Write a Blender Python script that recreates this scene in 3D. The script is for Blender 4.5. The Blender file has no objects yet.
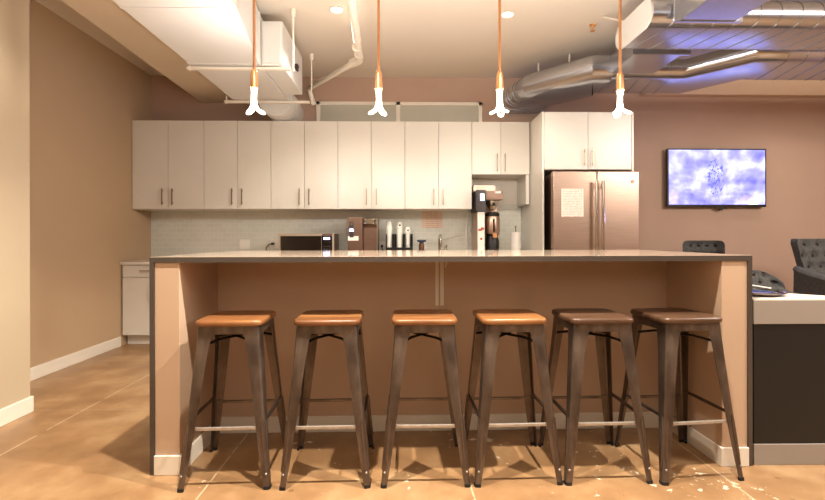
import bpy, bmesh, math, random
from mathutils import Vector, Matrix
PI = math.pi
random.seed(7)
scene = bpy.context.scene
COL = scene.collection

# ------------------------------------------------------------------ camera calibration
F, CXP, HORP, CAMZ = 450.0, 412.5, 238.0, 1.15
YAW = 0.026
def at(px, Y, py=HORP):
    """world point on the vertical plane at depth Y seen at (px, py)"""
    a = (px - CXP) / F
    t = Y / (math.cos(YAW) - math.sin(YAW) * a)
    return Vector((t * (math.cos(YAW) * a + math.sin(YAW)), Y, CAMZ + t * (HORP - py) / F))
def XX(px, Y): return at(px, Y).x
def ZZ(px, py, Y): return at(px, Y, py).z

# ------------------------------------------------------------------ materials
def lin(h):
    h = h.lstrip('#')
    c = [int(h[i:i + 2], 16) / 255 for i in (0, 2, 4)]
    return tuple(x / 12.92 if x <= 0.04045 else ((x + 0.055) / 1.055) ** 2.4 for x in c) + (1.0,)

class N:
    """tiny node helper"""
    def __init__(s, name):
        s.m = bpy.data.materials.new(name); s.m.use_nodes = True
        s.t = s.m.node_tree; s.b = s.t.nodes['Principled BSDF']
    def n(s, typ, **kw):
        x = s.t.nodes.new(typ)
        for k, v in kw.items(): setattr(x, k, v)
        return x
    def l(s, a, b): s.t.links.new(a, b)
    def obj(s): return s.n('ShaderNodeTexCoord').outputs['Object']
    def math(s, op, a, b=None):
        x = s.n('ShaderNodeMath', operation=op)
        for i, v in enumerate((a, b)):
            if v is None: continue
            if isinstance(v, (int, float)): x.inputs[i].default_value = v
            else: s.l(v, x.inputs[i])
        return x.outputs[0]
    def noise(s, vec, scale, detail=3, rough=0.55):
        x = s.n('ShaderNodeTexNoise'); x.inputs['Scale'].default_value = scale
        x.inputs['Detail'].default_value = detail; x.inputs['Roughness'].default_value = rough
        if vec is not None: s.l(vec, x.inputs['Vector'])
        return x.outputs['Fac']
    def ramp(s, fac, stops):
        x = s.n('ShaderNodeValToRGB'); cr = x.color_ramp
        while len(cr.elements) < len(stops): cr.elements.new(0.5)
        for e, (p, c) in zip(cr.elements, stops):
            e.position = p; e.color = c
        s.l(fac, x.inputs[0]); return x.outputs[0]
    def mix(s, fac, a, b, mode='MIX'):
        x = s.n('ShaderNodeMix', data_type='RGBA', blend_type=mode)
        for i, v in ((0, fac), (6, a), (7, b)):
            if isinstance(v, (int, float)): x.inputs[i].default_value = v
            elif isinstance(v, tuple): x.inputs[i].default_value = v
            else: s.l(v, x.inputs[i])
        return x.outputs[2]
    def set(s, **kw):
        for k, v in kw.items():
            k = k.replace('_', ' ')
            if isinstance(v, (int, float, tuple)): s.b.inputs[k].default_value = v
            else: s.l(v, s.b.inputs[k])
    def bump(s, h, strength=0.2, dist=0.01):
        x = s.n('ShaderNodeBump'); x.inputs['Strength'].default_value = strength
        x.inputs['Distance'].default_value = dist
        s.l(h, x.inputs['Height']); s.l(x.outputs[0], s.b.inputs['Normal'])
    def stretch(s, vec, sc):
        x = s.n('ShaderNodeMapping'); x.inputs['Scale'].default_value = sc
        s.l(vec, x.inputs[0]); return x.outputs[0]

def simple(name, hexc, rough=0.5, metal=0.0, var=0.06, scale=6.0, bump=0.0, bscale=80, emis=None, estr=0.0, stretch=None):
    k = N(name); c = lin(hexc); o = k.obj()
    v = k.stretch(o, stretch) if stretch else o
    f = k.noise(v, scale)
    d = tuple(x * (1 - var) for x in c[:3]) + (1,); u = tuple(min(1, x * (1 + var)) for x in c[:3]) + (1,)
    k.set(Base_Color=k.ramp(f, [(0.3, d), (0.7, u)]), Roughness=rough, Metallic=metal)
    if bump: k.bump(k.noise(v, bscale, 2), bump, 0.004)
    if emis: k.set(Emission_Color=lin(emis), Emission_Strength=estr)
    return k.m

M = {}
M['taupe'] = simple('taupe_wall_paint', '#b99e7e', 0.75, var=0.025, scale=1.5, bump=0.05, bscale=220)
M['back_taupe'] = simple('taupe_wall_paint_pinker_cast', '#b59784', 0.75, var=0.025, scale=1.5, bump=0.05, bscale=220)  # same taupe paint; the light's pinker cast is put into this colour
M['cream_wall'] = simple('cream_wall_paint', '#bba98e', 0.75, var=0.02, scale=1.5, bump=0.05, bscale=220)
M['ceiling'] = simple('ceiling_paint', '#ddd2c2', 0.8, var=0.02, scale=1.2, bump=0.04, bscale=160)
M['soffit'] = simple('soffit_paint', '#d4c4ad', 0.7, var=0.02, scale=1.2)
M['beam'] = simple('beam_paint', '#d2b69b', 0.7, var=0.02)
M['white_trim'] = simple('white_trim_paint', '#e6ded0', 0.45, var=0.02)
M['cabinet'] = simple('cream_white_laminate', '#ddd8ce', 0.28, var=0.015, scale=3)
M['cab_edge'] = simple('cabinet_inner_laminate', '#cdbb9f', 0.5, var=0.02)
M['duct_white'] = simple('white_painted_sheet_metal', '#d9d7d2', 0.42, var=0.02, scale=3)
M['pipe_white'] = simple('white_painted_pipe', '#e9e0d0', 0.4, var=0.03)
M['nickel'] = simple('brushed_nickel', '#9d8c74', 0.3, 1.0, var=0.05)
M['chrome'] = simple('polished_chrome', '#d8d2c8', 0.12, 1.0, var=0.02)
M['quartz_top'] = simple('polished_quartz_top', '#a89684', 0.07, var=0.08, scale=45)  # the slab is dark; light reflected on its top is put into this colour
M['quartz_edge'] = simple('dark_quartz_edge', '#4a423c', 0.3, var=0.06, scale=60)
M['island_paint'] = simple('island_pinkish_beige_paint', '#c0a48b', 0.6, var=0.025, scale=2, bump=0.05, bscale=200)
M['black'] = simple('black_plastic', '#15130f', 0.35, var=0.1)
M['black_panel'] = simple('matt_black_panel', '#0d0b09', 0.5, var=0.1)
M['black_gloss'] = simple('black_glossy_panel', '#1c1511', 0.12, var=0.1)
M['dark_gray'] = simple('dark_grey_plastic', '#3a3330', 0.4, var=0.08)
M['rubber'] = simple('black_rubber', '#120f0d', 0.7, var=0.1)
M['copper'] = simple('brushed_copper', '#e2a672', 0.32, 0.8, var=0.06)
M['copper_cord'] = simple('copper_fabric_cord', '#c98f5f', 0.5, 0.3, var=0.1, scale=200)
M['white_plastic'] = simple('white_plastic', '#eeeae0', 0.35, var=0.02)
M['paper_white'] = simple('white_paper', '#f2eee6', 0.7, var=0.02)
M['blue_lid'] = simple('dark_blue_lid', '#1d3350', 0.35, var=0.05)
M['amber_glass'] = simple('brown_jar_contents', '#5b3a24', 0.2, var=0.1)
M['desk_gray'] = simple('light_grey_laminate', '#958c84', 0.4, var=0.02)
M['desk_top'] = simple('white_desk_top', '#dcd4ca', 0.3, var=0.02)
M['window_pane'] = simple('frosted_window_pane', '#b7b3a3', 0.35, var=0.05, scale=2)
M['orange_red'] = simple('orange_red_print', '#b8431f', 0.5, var=0.05)
M['floor_joint'] = None

def steel(name, hexc, rough, sc, metal=1.0):
    k = N(name); o = k.obj(); v = k.stretch(o, sc)
    f = k.noise(v, 3.0, 5); c = lin(hexc)
    k.set(Base_Color=k.ramp(f, [(0.25, tuple(x * 0.85 for x in c[:3]) + (1,)), (0.75, c)]), Metallic=metal,
          Roughness=k.math('ADD', k.math('MULTIPLY', f, 0.12), rough))
    k.bump(f, 0.05, 0.002); return k.m
M['steel'] = steel('stainless_steel_pinkish', '#c4a896', 0.27, (2, 2, 60))
M['steel_dark'] = steel('stainless_steel_brown', '#8a6f60', 0.3, (2, 2, 60))
M['galv'] = simple('galvanised_duct_steel', '#bfc2ca', 0.23, 0.95, var=0.05, scale=2.5)
M['steel_bright'] = steel('bright_brushed_steel', '#cdbfae', 0.3, (2, 2, 60), 0.7)

def gun():
    k = N('distressed_gunmetal'); o = k.obj()
    f = k.noise(k.stretch(o, (7, 7, 3)), 2.0, 4, 0.55)
    g = k.noise(o, 90, 2)
    base = k.ramp(f, [(0.25, lin('#4e443e')), (0.5, lin('#695e56')), (0.75, lin('#87796d'))])
    k.set(Base_Color=base, Metallic=0.85, Roughness=k.ramp(f, [(0.3, (.32,) * 3 + (1,)), (0.7, (.52,) * 3 + (1,))]))
    k.bump(g, 0.06, 0.002); return k.m
M['gun'] = gun()
M['gun_rib'] = simple('polished_gunmetal_rib', '#6c5d52', 0.4, 0.8, var=0.15, scale=30)
M['gun_light'] = simple('worn_bare_steel', '#b4aca3', 0.38, 0.6, var=0.15, scale=40)
M['gun_dark'] = simple('dark_blackened_steel', '#241c18', 0.5, 0.6, var=0.1, scale=20)

def wood(name, cols, off):
    k = N(name); o = k.obj()
    rnd = k.n('ShaderNodeObjectInfo').outputs['Random']
    mp = k.n('ShaderNodeMapping'); mp.inputs['Scale'].default_value = (3, 26, 8)
    cb = k.n('ShaderNodeCombineXYZ'); k.l(k.math('MULTIPLY', rnd, 30.0), cb.inputs[0]); cb.inputs[1].default_value = off
    va = k.n('ShaderNodeVectorMath', operation='ADD'); k.l(o, mp.inputs[0]); k.l(mp.outputs[0], va.inputs[0]); k.l(cb.outputs[0], va.inputs[1])
    f = k.noise(va.outputs[0], 1.3, 6, 0.6)
    sp = k.n('ShaderNodeSeparateXYZ'); k.l(o, sp.inputs[0])
    # two or three glued planks across the seat, each with its own tone
    pl = k.math('FLOOR', k.math('MULTIPLY', k.math('ADD', sp.outputs[1], 0.17), 9.0))
    wn = k.n('ShaderNodeTexWhiteNoise', noise_dimensions='1D'); k.l(k.math('ADD', pl, k.math('MULTIPLY', rnd, 17.0)), wn.inputs['W'])
    fac = k.math('ADD', k.math('MULTIPLY', f, 0.75), k.math('MULTIPLY', wn.outputs['Value'], 0.25))
    k.set(Base_Color=k.ramp(fac, [(0.25, lin(cols[0])), (0.5, lin(cols[1])), (0.75, lin(cols[2]))]), Roughness=0.33)
    k.bump(f, 0.08, 0.002); return k.m
M['wood_amber'] = wood('amber_elm_wood', ('#54351d', '#7a4e2d', '#9a6c40'), 0)
M['wood_dark'] = wood('dark_brown_wood', ('#3d2a1f', '#59402f', '#746050'), 11)  # darker brown tones for the last two seats

def floor_mat():
    k = N('stained_concrete_floor'); o = k.obj()
    big = k.noise(o, 0.9, 6, 0.62); mid = k.noise(o, 5.0, 5, 0.6)
    fac = k.math('ADD', k.math('MULTIPLY', big, 0.6), k.math('MULTIPLY', mid, 0.4))
    base = k.ramp(fac, [(0.33, lin('#785a3e')), (0.48, lin('#977450')), (0.66, lin('#b89972'))])
    fl = k.noise(o, 21, 4, 0.65); fl2 = k.noise(o, 2.2, 2)
    spots = k.ramp(k.math('MULTIPLY', fl, k.math('ADD', fl2, 0.5)), [(0.68, (0, 0, 0, 1)), (0.70, (1, 1, 1, 1))])
    sp = k.n('ShaderNodeSeparateXYZ'); k.l(o, sp.inputs[0])
    # fleck mask: mostly in front of the bar
    near = k.math('MULTIPLY', k.math('GREATER_THAN', sp.outputs[0], -1.3), k.math('LESS_THAN', sp.outputs[1], 2.9))
    base = k.mix(k.math('MULTIPLY', spots, k.math('MULTIPLY', near, 0.85)), base, lin('#e9dcc4'))
    dk = k.ramp(k.noise(o, 23, 2, 0.5), [(0.27, (1, 1, 1, 1)), (0.29, (0, 0, 0, 1))])
    base = k.mix(k.math('MULTIPLY', dk, 0.55), base, lin('#5a3a22'))
    def joint(comp, offset):
        w = k.math('ADD', k.math('ADD', comp, offset), k.math('MULTIPLY', k.math('SUBTRACT', mid, 0.5), 0.01))
        fr = k.math('FRACT', k.math('DIVIDE', w, 1.226))
        return k.math('LESS_THAN', k.math('ABSOLUTE', k.math('SUBTRACT', fr, 0.5)), 0.0032)
    jx = joint(sp.outputs[0], 2.13 + 0.613 + 12.26)
    jy = joint(sp.outputs[1], -3.08 + 0.613 + 12.26)
    broken = k.math('GREATER_THAN', k.noise(o, 9, 2), 0.42)
    j = k.math('MULTIPLY', k.math('MAXIMUM', jx, k.math('MULTIPLY', jy, 0.35)), broken)
    base = k.mix(k.math('MULTIPLY', j, 0.5), base, lin('#e6d3b4'))
    k.set(Base_Color=base, Roughness=k.ramp(mid, [(0.3, (.3,) * 3 + (1,)), (0.7, (.45,) * 3 + (1,))]))
    k.bump(k.noise(o, 40, 3), 0.05, 0.003)
    return k.m
M['floor'] = floor_mat()

def tile_mat():
    k = N('glass_subway_tile'); o = k.obj()
    sp = k.n('ShaderNodeSeparateXYZ'); k.l(o, sp.inputs[0])
    cb = k.n('ShaderNodeCombineXYZ'); k.l(sp.outputs[0], cb.inputs[0]); k.l(sp.outputs[2], cb.inputs[1])
    b = k.n('ShaderNodeTexBrick'); k.l(cb.outputs[0], b.inputs['Vector'])
    b.inputs['Scale'].default_value = 1.0; b.inputs['Brick Width'].default_value = 0.1
    b.inputs['Row Height'].default_value = 0.058; b.inputs['Mortar Size'].default_value = 0.0028
    b.inputs['Color1'].default_value = lin('#d4d4c9'); b.inputs['Color2'].default_value = lin('#dbdbd1')
    b.inputs['Mortar'].default_value = lin('#e4e1d6')
    k.set(Base_Color=b.outputs['Color'], Roughness=0.14)
    k.bump(k.math('SUBTRACT', 1.0, b.outputs['Fac']), 0.3, 0.003)
    return k.m
M['tile'] = tile_mat()

def fabric():
    k = N('charcoal_tufted_fabric'); o = k.obj()
    f = k.noise(o, 60, 3)
    k.set(Base_Color=k.ramp(f, [(0.3, lin('#3c3b39')), (0.7, lin('#575553'))]), Roughness=0.9)
    k.bump(k.noise(o, 260, 2), 0.25, 0.002); return k.m
M['fabric'] = fabric()

def screen():
    k = N('lit_cloud_screen'); o = k.obj()
    f = k.noise(k.stretch(o, (2.2, 1, 3.2)), 1.6, 7, 0.58)
    g = k.noise(k.stretch(o, (1.3, 1, 1.9)), 2.6, 5, 0.6)
    fac = k.math('ADD', k.math('MULTIPLY', f, 0.65), k.math('MULTIPLY', g, 0.35))
    col = k.ramp(fac, [(0.34, lin('#5857b0')), (0.48, lin('#8381ce')), (0.58, lin('#a9aae6')), (0.68, lin('#ffffff'))])
    sp = k.n('ShaderNodeSeparateXYZ'); k.l(o, sp.inputs[0])
    dx = k.math('MULTIPLY', k.math('ADD', sp.outputs[0], .02), 9.0); dz = k.math('MULTIPLY', k.math('SUBTRACT', sp.outputs[2], 0.37), 4.4)
    r = k.math('ADD', k.math('MULTIPLY', dx, dx), k.math('MULTIPLY', dz, dz))
    near = k.math('LESS_THAN', r, 1.0)
    speck = k.math('MULTIPLY', k.math('GREATER_THAN', k.noise(o, 26, 3), 0.55), near)
    col = k.mix(speck, col, lin('#5056a8'))
    low = k.math('MULTIPLY', k.math('LESS_THAN', sp.outputs[2], 0.2), k.math('GREATER_THAN', k.noise(o, 5, 2), 0.60))
    col = k.mix(k.math('MULTIPLY', low, 0.3), col, lin('#b99ac4'))
    k.set(Base_Color=(0, 0, 0, 1), Roughness=0.2, Emission_Color=col, Emission_Strength=2.1); return k.m
M['screen'] = screen()

def notice(name, paper, ink, rows, y0):
    """paper with a heading band and rows of illegible print"""
    k = N(name); o = k.obj(); sp = k.n('ShaderNodeSeparateXYZ'); k.l(o, sp.inputs[0])
    z = k.math('MULTIPLY', sp.outputs[2], rows)
    line = k.math('LESS_THAN', k.math('FRACT', z), 0.42)
    word = k.math('GREATER_THAN', k.noise(k.stretch(o, (60, 1, rows)), 1.0, 1), 0.44)
    inside = k.math('LESS_THAN', k.math('ABSOLUTE', sp.outputs[0]), y0)
    f = k.math('MULTIPLY', k.math('MULTIPLY', line, word), inside)
    k.set(Base_Color=k.mix(k.math('MULTIPLY', f, 0.45), lin(paper), lin(ink)), Roughness=0.7); return k.m
M['notice_fridge'] = notice('printed_notice_paper', '#efe3d6', '#8d5a4a', 60, 0.1)
M['notice_wall'] = notice('pinkish_notice_paper', '#dcc0aa', '#a8745e', 40, 0.08)
M['bulb'] = simple('glowing_bulb_tube', '#fff4e2', 0.3, emis='#ffedcf', estr=9)
M['lens'] = simple('glowing_downlight_lens', '#fff4e2', 0.3, emis='#fff0d8', estr=9)
M['led_blue'] = simple('blue_white_led', '#c8d4ff', 0.3, emis='#aebcff', estr=4)
M['led_white'] = simple('white_led_display', '#e8ecff', 0.3, emis='#d5dcff', estr=2.2)
M['magazine'] = simple('blue_magazine_cover', '#34507e', 0.25, var=0.6, scale=16)

# ------------------------------------------------------------------ mesh builder
class MB:
    def __init__(s): s.bm = bmesh.new()
    def box(s, x0, x1, y0, y1, z0, z1, rot=None, piv=None):
        x0, x1 = sorted((x0, x1)); y0, y1 = sorted((y0, y1)); z0, z1 = sorted((z0, z1))
        v = [s.bm.verts.new(p) for p in ((x0, y0, z0), (x1, y0, z0), (x1, y1, z0), (x0, y1, z0), (x0, y0, z1), (x1, y0, z1), (x1, y1, z1), (x0, y1, z1))]
        for f in ((0, 3, 2, 1), (4, 5, 6, 7), (0, 1, 5, 4), (1, 2, 6, 5), (2, 3, 7, 6), (3, 0, 4, 7)):
            s.bm.faces.new([v[i] for i in f])
        if rot is not None:
            m = Matrix.Translation(piv) @ rot.to_4x4() @ Matrix.Translation(-Vector(piv))
            for q in v: q.co = m @ q.co
        return s
    def loft(s, rings, closed_ring=True, caps=True, closed_path=False):
        R = [[s.bm.verts.new(p) for p in r] for r in rings]
        n = len(R[0]); K = len(R)
        for i in range(K if closed_path else K - 1):
            a, b = R[i], R[(i + 1) % K]
            for j in range(n if closed_ring else n - 1):
                s.bm.faces.new((a[j], a[(j + 1) % n], b[(j + 1) % n], b[j]))
        if caps and closed_ring and not closed_path:
            s.bm.faces.new(list(reversed(R[0]))); s.bm.faces.new(R[-1])
        return s
    def tube(s, pts, r, n=10, closed=False):
        pts = [Vector(p) for p in pts]; K = len(pts)
        rad = r if isinstance(r, (list, tuple)) else [r] * K
        rings = []; ref = None
        for i, p in enumerate(pts):
            if closed: t = pts[(i + 1) % K] - pts[i - 1]
            else: t = pts[min(i + 1, K - 1)] - pts[max(i - 1, 0)]
            t.normalize()
            if ref is None:
                ref = Vector((0, 0, 1)) if abs(t.z) < 0.9 else Vector((1, 0, 0))
            u = (ref - t * ref.dot(t)).normalized(); v = t.cross(u); ref = u
            rings.append([p + (u * math.cos(2 * PI * j / n) + v * math.sin(2 * PI * j / n)) * rad[i] for j in range(n)])
        return s.loft(rings, True, not closed, closed)
    def cyl(s, a, b, r, n=20): return s.tube([a, b], r, n)
    def lathe(s, prof, c=(0, 0, 0), n=28):
        c = Vector(c)
        rings = [[c + Vector((r * math.cos(2 * PI * j / n), r * math.sin(2 * PI * j / n), z)) for j in range(n)] for r, z in prof]
        return s.loft(rings)
    def prism(s, poly, z0, z1):
        return s.loft([[(x, y, z0) for x, y in poly], [(x, y, z1) for x, y in poly]])
    def sweep(s, path, prof, skew=0.0):
        """profile (u sideways, v up) along a path in a horizontal plane"""
        P = [Vector(p) for p in path]; rings = []
        for i, p in enumerate(P):
            d0 = (P[i] - P[i - 1]).normalized() if i > 0 else None
            d1 = (P[i + 1] - P[i]).normalized() if i < len(P) - 1 else None
            d0 = d0 or d1; d1 = d1 or d0
            t = (d0 + d1).normalized(); side = Vector((t.y, -t.x, 0)); k = 1 / max(0.4, t.dot(d1))
            rings.append([p + side * u * k + t * (skew * u) + Vector((0, 0, v)) for u, v in prof])
        return s.loft(rings)
    def fin(s):
        bmesh.ops.recalc_face_normals(s.bm, faces=s.bm.faces[:]); return s

def rrect(hx, hy, r, n=6):
    pts = []
    for cx, cy, a0 in ((hx - r, hy - r, 0), (-hx + r, hy - r, PI / 2), (-hx + r, -hy + r, PI), (hx - r, -hy + r, 1.5 * PI)):
        for i in range(n + 1):
            a = a0 + PI / 2 * i / n
            pts.append((cx + r * math.cos(a), cy + r * math.sin(a)))
    return pts

def wloc(o):
    v = Vector((0, 0, 0))
    while o is not None: v += o.location; o = o.parent
    return v
def obj(name, mb, mat, parent=None, bevel=0.0, smooth=None, world=True, origin=None, label=None):
    """link ONE mesh object; coordinates are world ones (world=True) or the parent's local ones"""
    mb.fin(); me = bpy.data.meshes.new(name)
    o = bpy.data.objects.new(name, me); COL.objects.link(o)
    if parent is not None: o.parent = parent
    if origin is not None: o.location = Vector(origin) - (wloc(parent) if parent and world else Vector((0, 0, 0)))
    if world:
        off = wloc(o)
        for v in mb.bm.verts: v.co -= off
    mb.bm.to_mesh(me); mb.bm.free()
    me.materials.append(M[mat] if isinstance(mat, str) else mat)
    if smooth is not None:
        for p in me.polygons: p.use_smooth = True
        me.set_sharp_from_angle(angle=math.radians(smooth))
    if bevel:
        b = o.modifiers.new('bevel', 'BEVEL'); b.width = bevel; b.segments = 2; b.limit_method = 'ANGLE'
        b.angle_limit = math.radians(40)
    if label: o['label'] = label
    return o
def thing(name, label, cat, loc=(0, 0, 0), rz=0, group=None):
    o = bpy.data.objects.new(name, None); COL.objects.link(o); o.empty_display_size = 0.1
    o.location = loc; o.rotation_euler = (0, 0, rz); tag(o, label, cat, group); return o
def tag(o, label, cat, group=None):
    o['label'] = label; o['category'] = cat
    if group: o['group'] = group
    return o
def struct(name, mb, mat, **kw):
    o = obj(name, mb, mat, **kw); o['kind'] = 'structure'; return o
def dup(root, loc, rz=0.0, label=None, group=None):
    r = root.copy(); COL.objects.link(r); r.location = loc; r.rotation_euler = (0, 0, rz)
    if label: r['label'] = label
    if group: r['group'] = group
    for ch in list(root.children):
        c = ch.copy(); COL.objects.link(c); c.parent = r
        for g in list(ch.children):
            d = g.copy(); COL.objects.link(d); d.parent = c
    return r

# ------------------------------------------------------------------ room shell
YB = 5.50            # back wall
XL = -3.00           # side wall by the base cabinet
XR = 6.4
YN = -3.6            # wall behind the camera
CZ = 3.11
struct('floor', MB().box(XL - .15, XR + .15, YN - .15, YB + .15, -.12, 0), 'floor')
struct('ceiling', MB().box(XL - .15, XR + .15, YN - .15, YB + .15, CZ, CZ + .12), 'ceiling')
struct('wall_back', MB().box(XL - .15, XR + .15, YB, YB + .15, 0, CZ), 'back_taupe')
struct('wall_left', MB().box(XL - .15, XL, YN, YB, 0, CZ), 'taupe')
struct('wall_right', MB().box(XR, XR + .15, YN, YB, 0, CZ), 'back_taupe')
struct('wall_front', MB().box(XL - .15, XR + .15, YN - .15, YN, 0, CZ), 'cream_wall')
struct('wall_column', MB().box(XL, -2.46, YN, 3.05, 0, CZ), 'cream_wall')
bb = lambda a: a
struct('baseboard_left', MB().box(XL, XL + .014, 3.05, 4.885, 0, .105), 'white_trim', bevel=.004)
struct('baseboard_column', MB().box(-2.46, -2.446, YN, 3.05, 0, .105).box(XL + .014, -2.446, 3.05, 3.064, 0, .105), 'white_trim', bevel=.004)
struct('baseboard_back', MB().box(2.45, XR, YB - .014, YB, 0, .105), 'white_trim', bevel=.004)
# tiled backsplash on the back wall
struct('trim_1', MB().box(XL, 1.48, YB - .012, YB, .90, 1.56), 'tile')
struct('trim_4', MB().box(XX(472, 5.10), 1.48, YB - .012, YB, 1.56, 2.0), 'white_trim')
# dropped beam above the wall with the screen
struct('trim_2', MB().box(2.98, XR, 5.40, YB, 2.895, CZ), 'beam', bevel=.004)
# plastered soffit running above the side wall
struct('trim_3', MB().prism([(-2.12, YN), (-1.80, YN), (-1.80, YB), (-2.40, YB)], 2.785, CZ), 'soffit', bevel=.004)
# interior transom window above the cabinets
wx0, wx1, wxm = XX(317, YB), XX(482, YB), XX(398.5, YB)
wz1 = ZZ(400, 102.5, YB)
wf = MB()
for a, b in ((wx0, wx0 + .045), (wx1 - .045, wx1), (wxm - .025, wxm + .025)): wf.box(a, b, YB - .03, YB, 2.30, wz1)
wf.box(wx0, wx1, YB - .03, YB, wz1 - .04, wz1).box(wx0, wx1, YB - .03, YB, 2.28, 2.32)
wfo = struct('window_1', wf, 'white_trim', bevel=.003)
pn = MB().box(wx0 + .045, wxm - .025, YB - .014, YB - .004, 2.32, wz1 - .04); obj('window_pane', pn, 'window_pane', wfo)
pn = MB().box(wxm + .025, wx1 - .045, YB - .014, YB - .004, 2.32, wz1 - .04); obj('window_pane', pn, 'window_pane', wfo)

# ------------------------------------------------------------------ wall cabinets
UY = 5.10; UZ0, UZ1 = 1.478, 2.472
def handle(mb, x, y, z0, z1):
    mb.box(x - .005, x + .005, y - .034, y - .024, z0, z1)
    for z in (z0 + .025, z1 - .025): mb.box(x - .004, x + .004, y - .025, y, z - .004, z + .004)
    return mb
def hhandle(mb, x0, x1, y, z):
    mb.box(x0, x1, y - .034, y - .024, z - .005, z + .005)
    for x in (x0 + .025, x1 - .025): mb.box(x - .004, x + .004, y - .025, y, z - .004, z + .004)
    return mb
def wall_cabinet(x0, x1, yf, z0, z1, label, hz=(.045, .23), group=None, name='wall_cabinet', depth_to=YB - .013, off=.055):
    g = .0022; m = (x0 + x1) / 2
    t = thing(name, label, 'cabinet', (m, depth_to, z0), 0, group)
    obj('carcass', MB().box(x0 + .001, x1 - .001, yf + .021, depth_to, z0, z1), 'cabinet', t)
    for a, b, hx in ((x0 + g, m - g, m - off), (m + g, x1 - g, m + off)):
        d = obj('door', MB().box(a, b, yf, yf + .019, z0 + .002, z1 - .002), 'cabinet', t, bevel=.0025)
        obj('handle', handle(MB(), hx, yf, z0 + hz[0], z0 + hz[1]), 'nickel', d, label='slim brushed bar handle')
    return t
ux = [XL + .004] + [XX(p, UY) for p in (204, 271, 338, 405, 472)]
ulab = ['cream double-door wall cabinet in the room corner, against the tan wall',
        'cream double-door wall cabinet above the white wall socket, next to the corner cabinet',
        'cream double-door wall cabinet directly above the microwave',
        'cream double-door wall cabinet directly above the brown water dispenser',
        'cream double-door wall cabinet above the pinkish notice and the sink tap']
for i in range(5):
    wall_cabinet(ux[i], ux[i + 1], UY, UZ0, UZ1, ulab[i], group='row of tall double-door wall cabinets')
PX = 1.503            # tall side panel beside the refrigerator
FY = 4.68
sc_ = wall_cabinet(ux[5], PX - .030, UY, 1.872, UZ1, 'short cream double-door wall cabinet above the coffee brewer', hz=(.03, .235), name='short_wall_cabinet', off=.045)
fx1 = XX(634, FY)
obj('filler_panel', MB().box(PX - .072, PX - .032, UY + .01, YB - .013, 1.535, 1.8725), 'cabinet', sc_, bevel=.002, label='narrow panel hanging below the cabinet')
o = obj('cabinet_side_panel', MB().box(PX - .02, PX, FY, YB - .002, 0, UZ1), 'cabinet', bevel=.002)
tag(o, 'tall cream end panel standing between the coffee brewer and the refrigerator', 'panel')
wall_cabinet(PX + .002, fx1 - .022, FY, 1.865, UZ1, 'deep cream double-door cabinet above the steel refrigerator', hz=(.035, .215), name='bridge_cabinet', depth_to=YB - .004, off=.042)
o = obj('cabinet_side_panel', MB().box(fx1 - .02, fx1, FY, YB - .002, 0, UZ1), 'cabinet', bevel=.002)
tag(o, 'tall cream end panel on the screen side of the refrigerator', 'panel')

# ------------------------------------------------------------------ base cabinets and worktop
BY = 4.90
def base_cabinet(x0, x1, label, single=False):
    t = thing('base_cabinet', label, 'cabinet', ((x0 + x1) / 2, YB - .05, 0), 0, 'base cabinets under the back worktop')
    obj('carcass', MB().box(x0 + .001, x1 - .001, BY + .021, YB - .013, .11, .868).box(x0 + .001, x1 - .001, BY + .09, YB - .013, 0, .11), 'cabinet', t)
    d = obj('drawer', MB().box(x0 + .002, x1 - .002, BY, BY + .019, .735, .862), 'cabinet', t, bevel=.002)
    m = (x0 + x1) / 2
    hx0 = x0 + .2 if single else m - .17
    obj('handle', hhandle(MB(), hx0, hx0 + .34, BY, .805), 'nickel', d, label='slim brushed bar handle')
    for a, b, hx in ((x0 + .002, m - .002, m - .05), (m + .002, x1 - .002, m + .05)):
        dd = obj('door', MB().box(a, b, BY, BY + .019, .115, .730), 'cabinet', t, bevel=.002)
        obj('handle', handle(MB(), hx, BY, .48, .67), 'nickel', dd, label='slim brushed bar handle')
bx = [XL + .016 + (PX - .022 - XL - .016) * i / 6 for i in range(7)]
bl = ['cream base cabinet with a top drawer, at the tan wall beyond the bar',
      'cream base cabinet under the worktop below the wall socket', 'cream base cabinet under the worktop below the microwave',
      'cream base cabinet under the worktop below the water dispenser', 'cream base cabinet under the worktop below the tap',
      'cream base cabinet under the worktop below the coffee brewer']
for i in range(6): base_cabinet(bx[i], bx[i + 1], bl[i], i == 0)
o = obj('worktop', MB().box(XL + .002, PX - .021, BY - .02, YB - .013, .870, .900), 'desk_top', bevel=.003)
tag(o, 'pale worktop along the tiled back wall, above the base cabinets', 'worktop')
WT = .901

# ------------------------------------------------------------------ bar island
IY0, IY1 = 2.22, 3.30; IH = 1.060
IX0, IX1 = XX(149.5, 2.22), XX(752, 2.22)
WXL, WXR = XX(179.5, 2.225), XX(721.5, 2.225)       # inner faces of the two wing walls
IYB = 2.69
T = .028
isl = thing('bar_island', 'long bar island with a dark waterfall quartz frame, six stools tucked under it', 'kitchen island', ((IX0 + IX1) / 2, 2.8, 0))
top = MB().box(IX0, IX1, IY0, IY1, IH - T, IH)
obj('countertop', top, 'quartz_top', isl, bevel=.002, label='glossy taupe quartz top')
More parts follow.
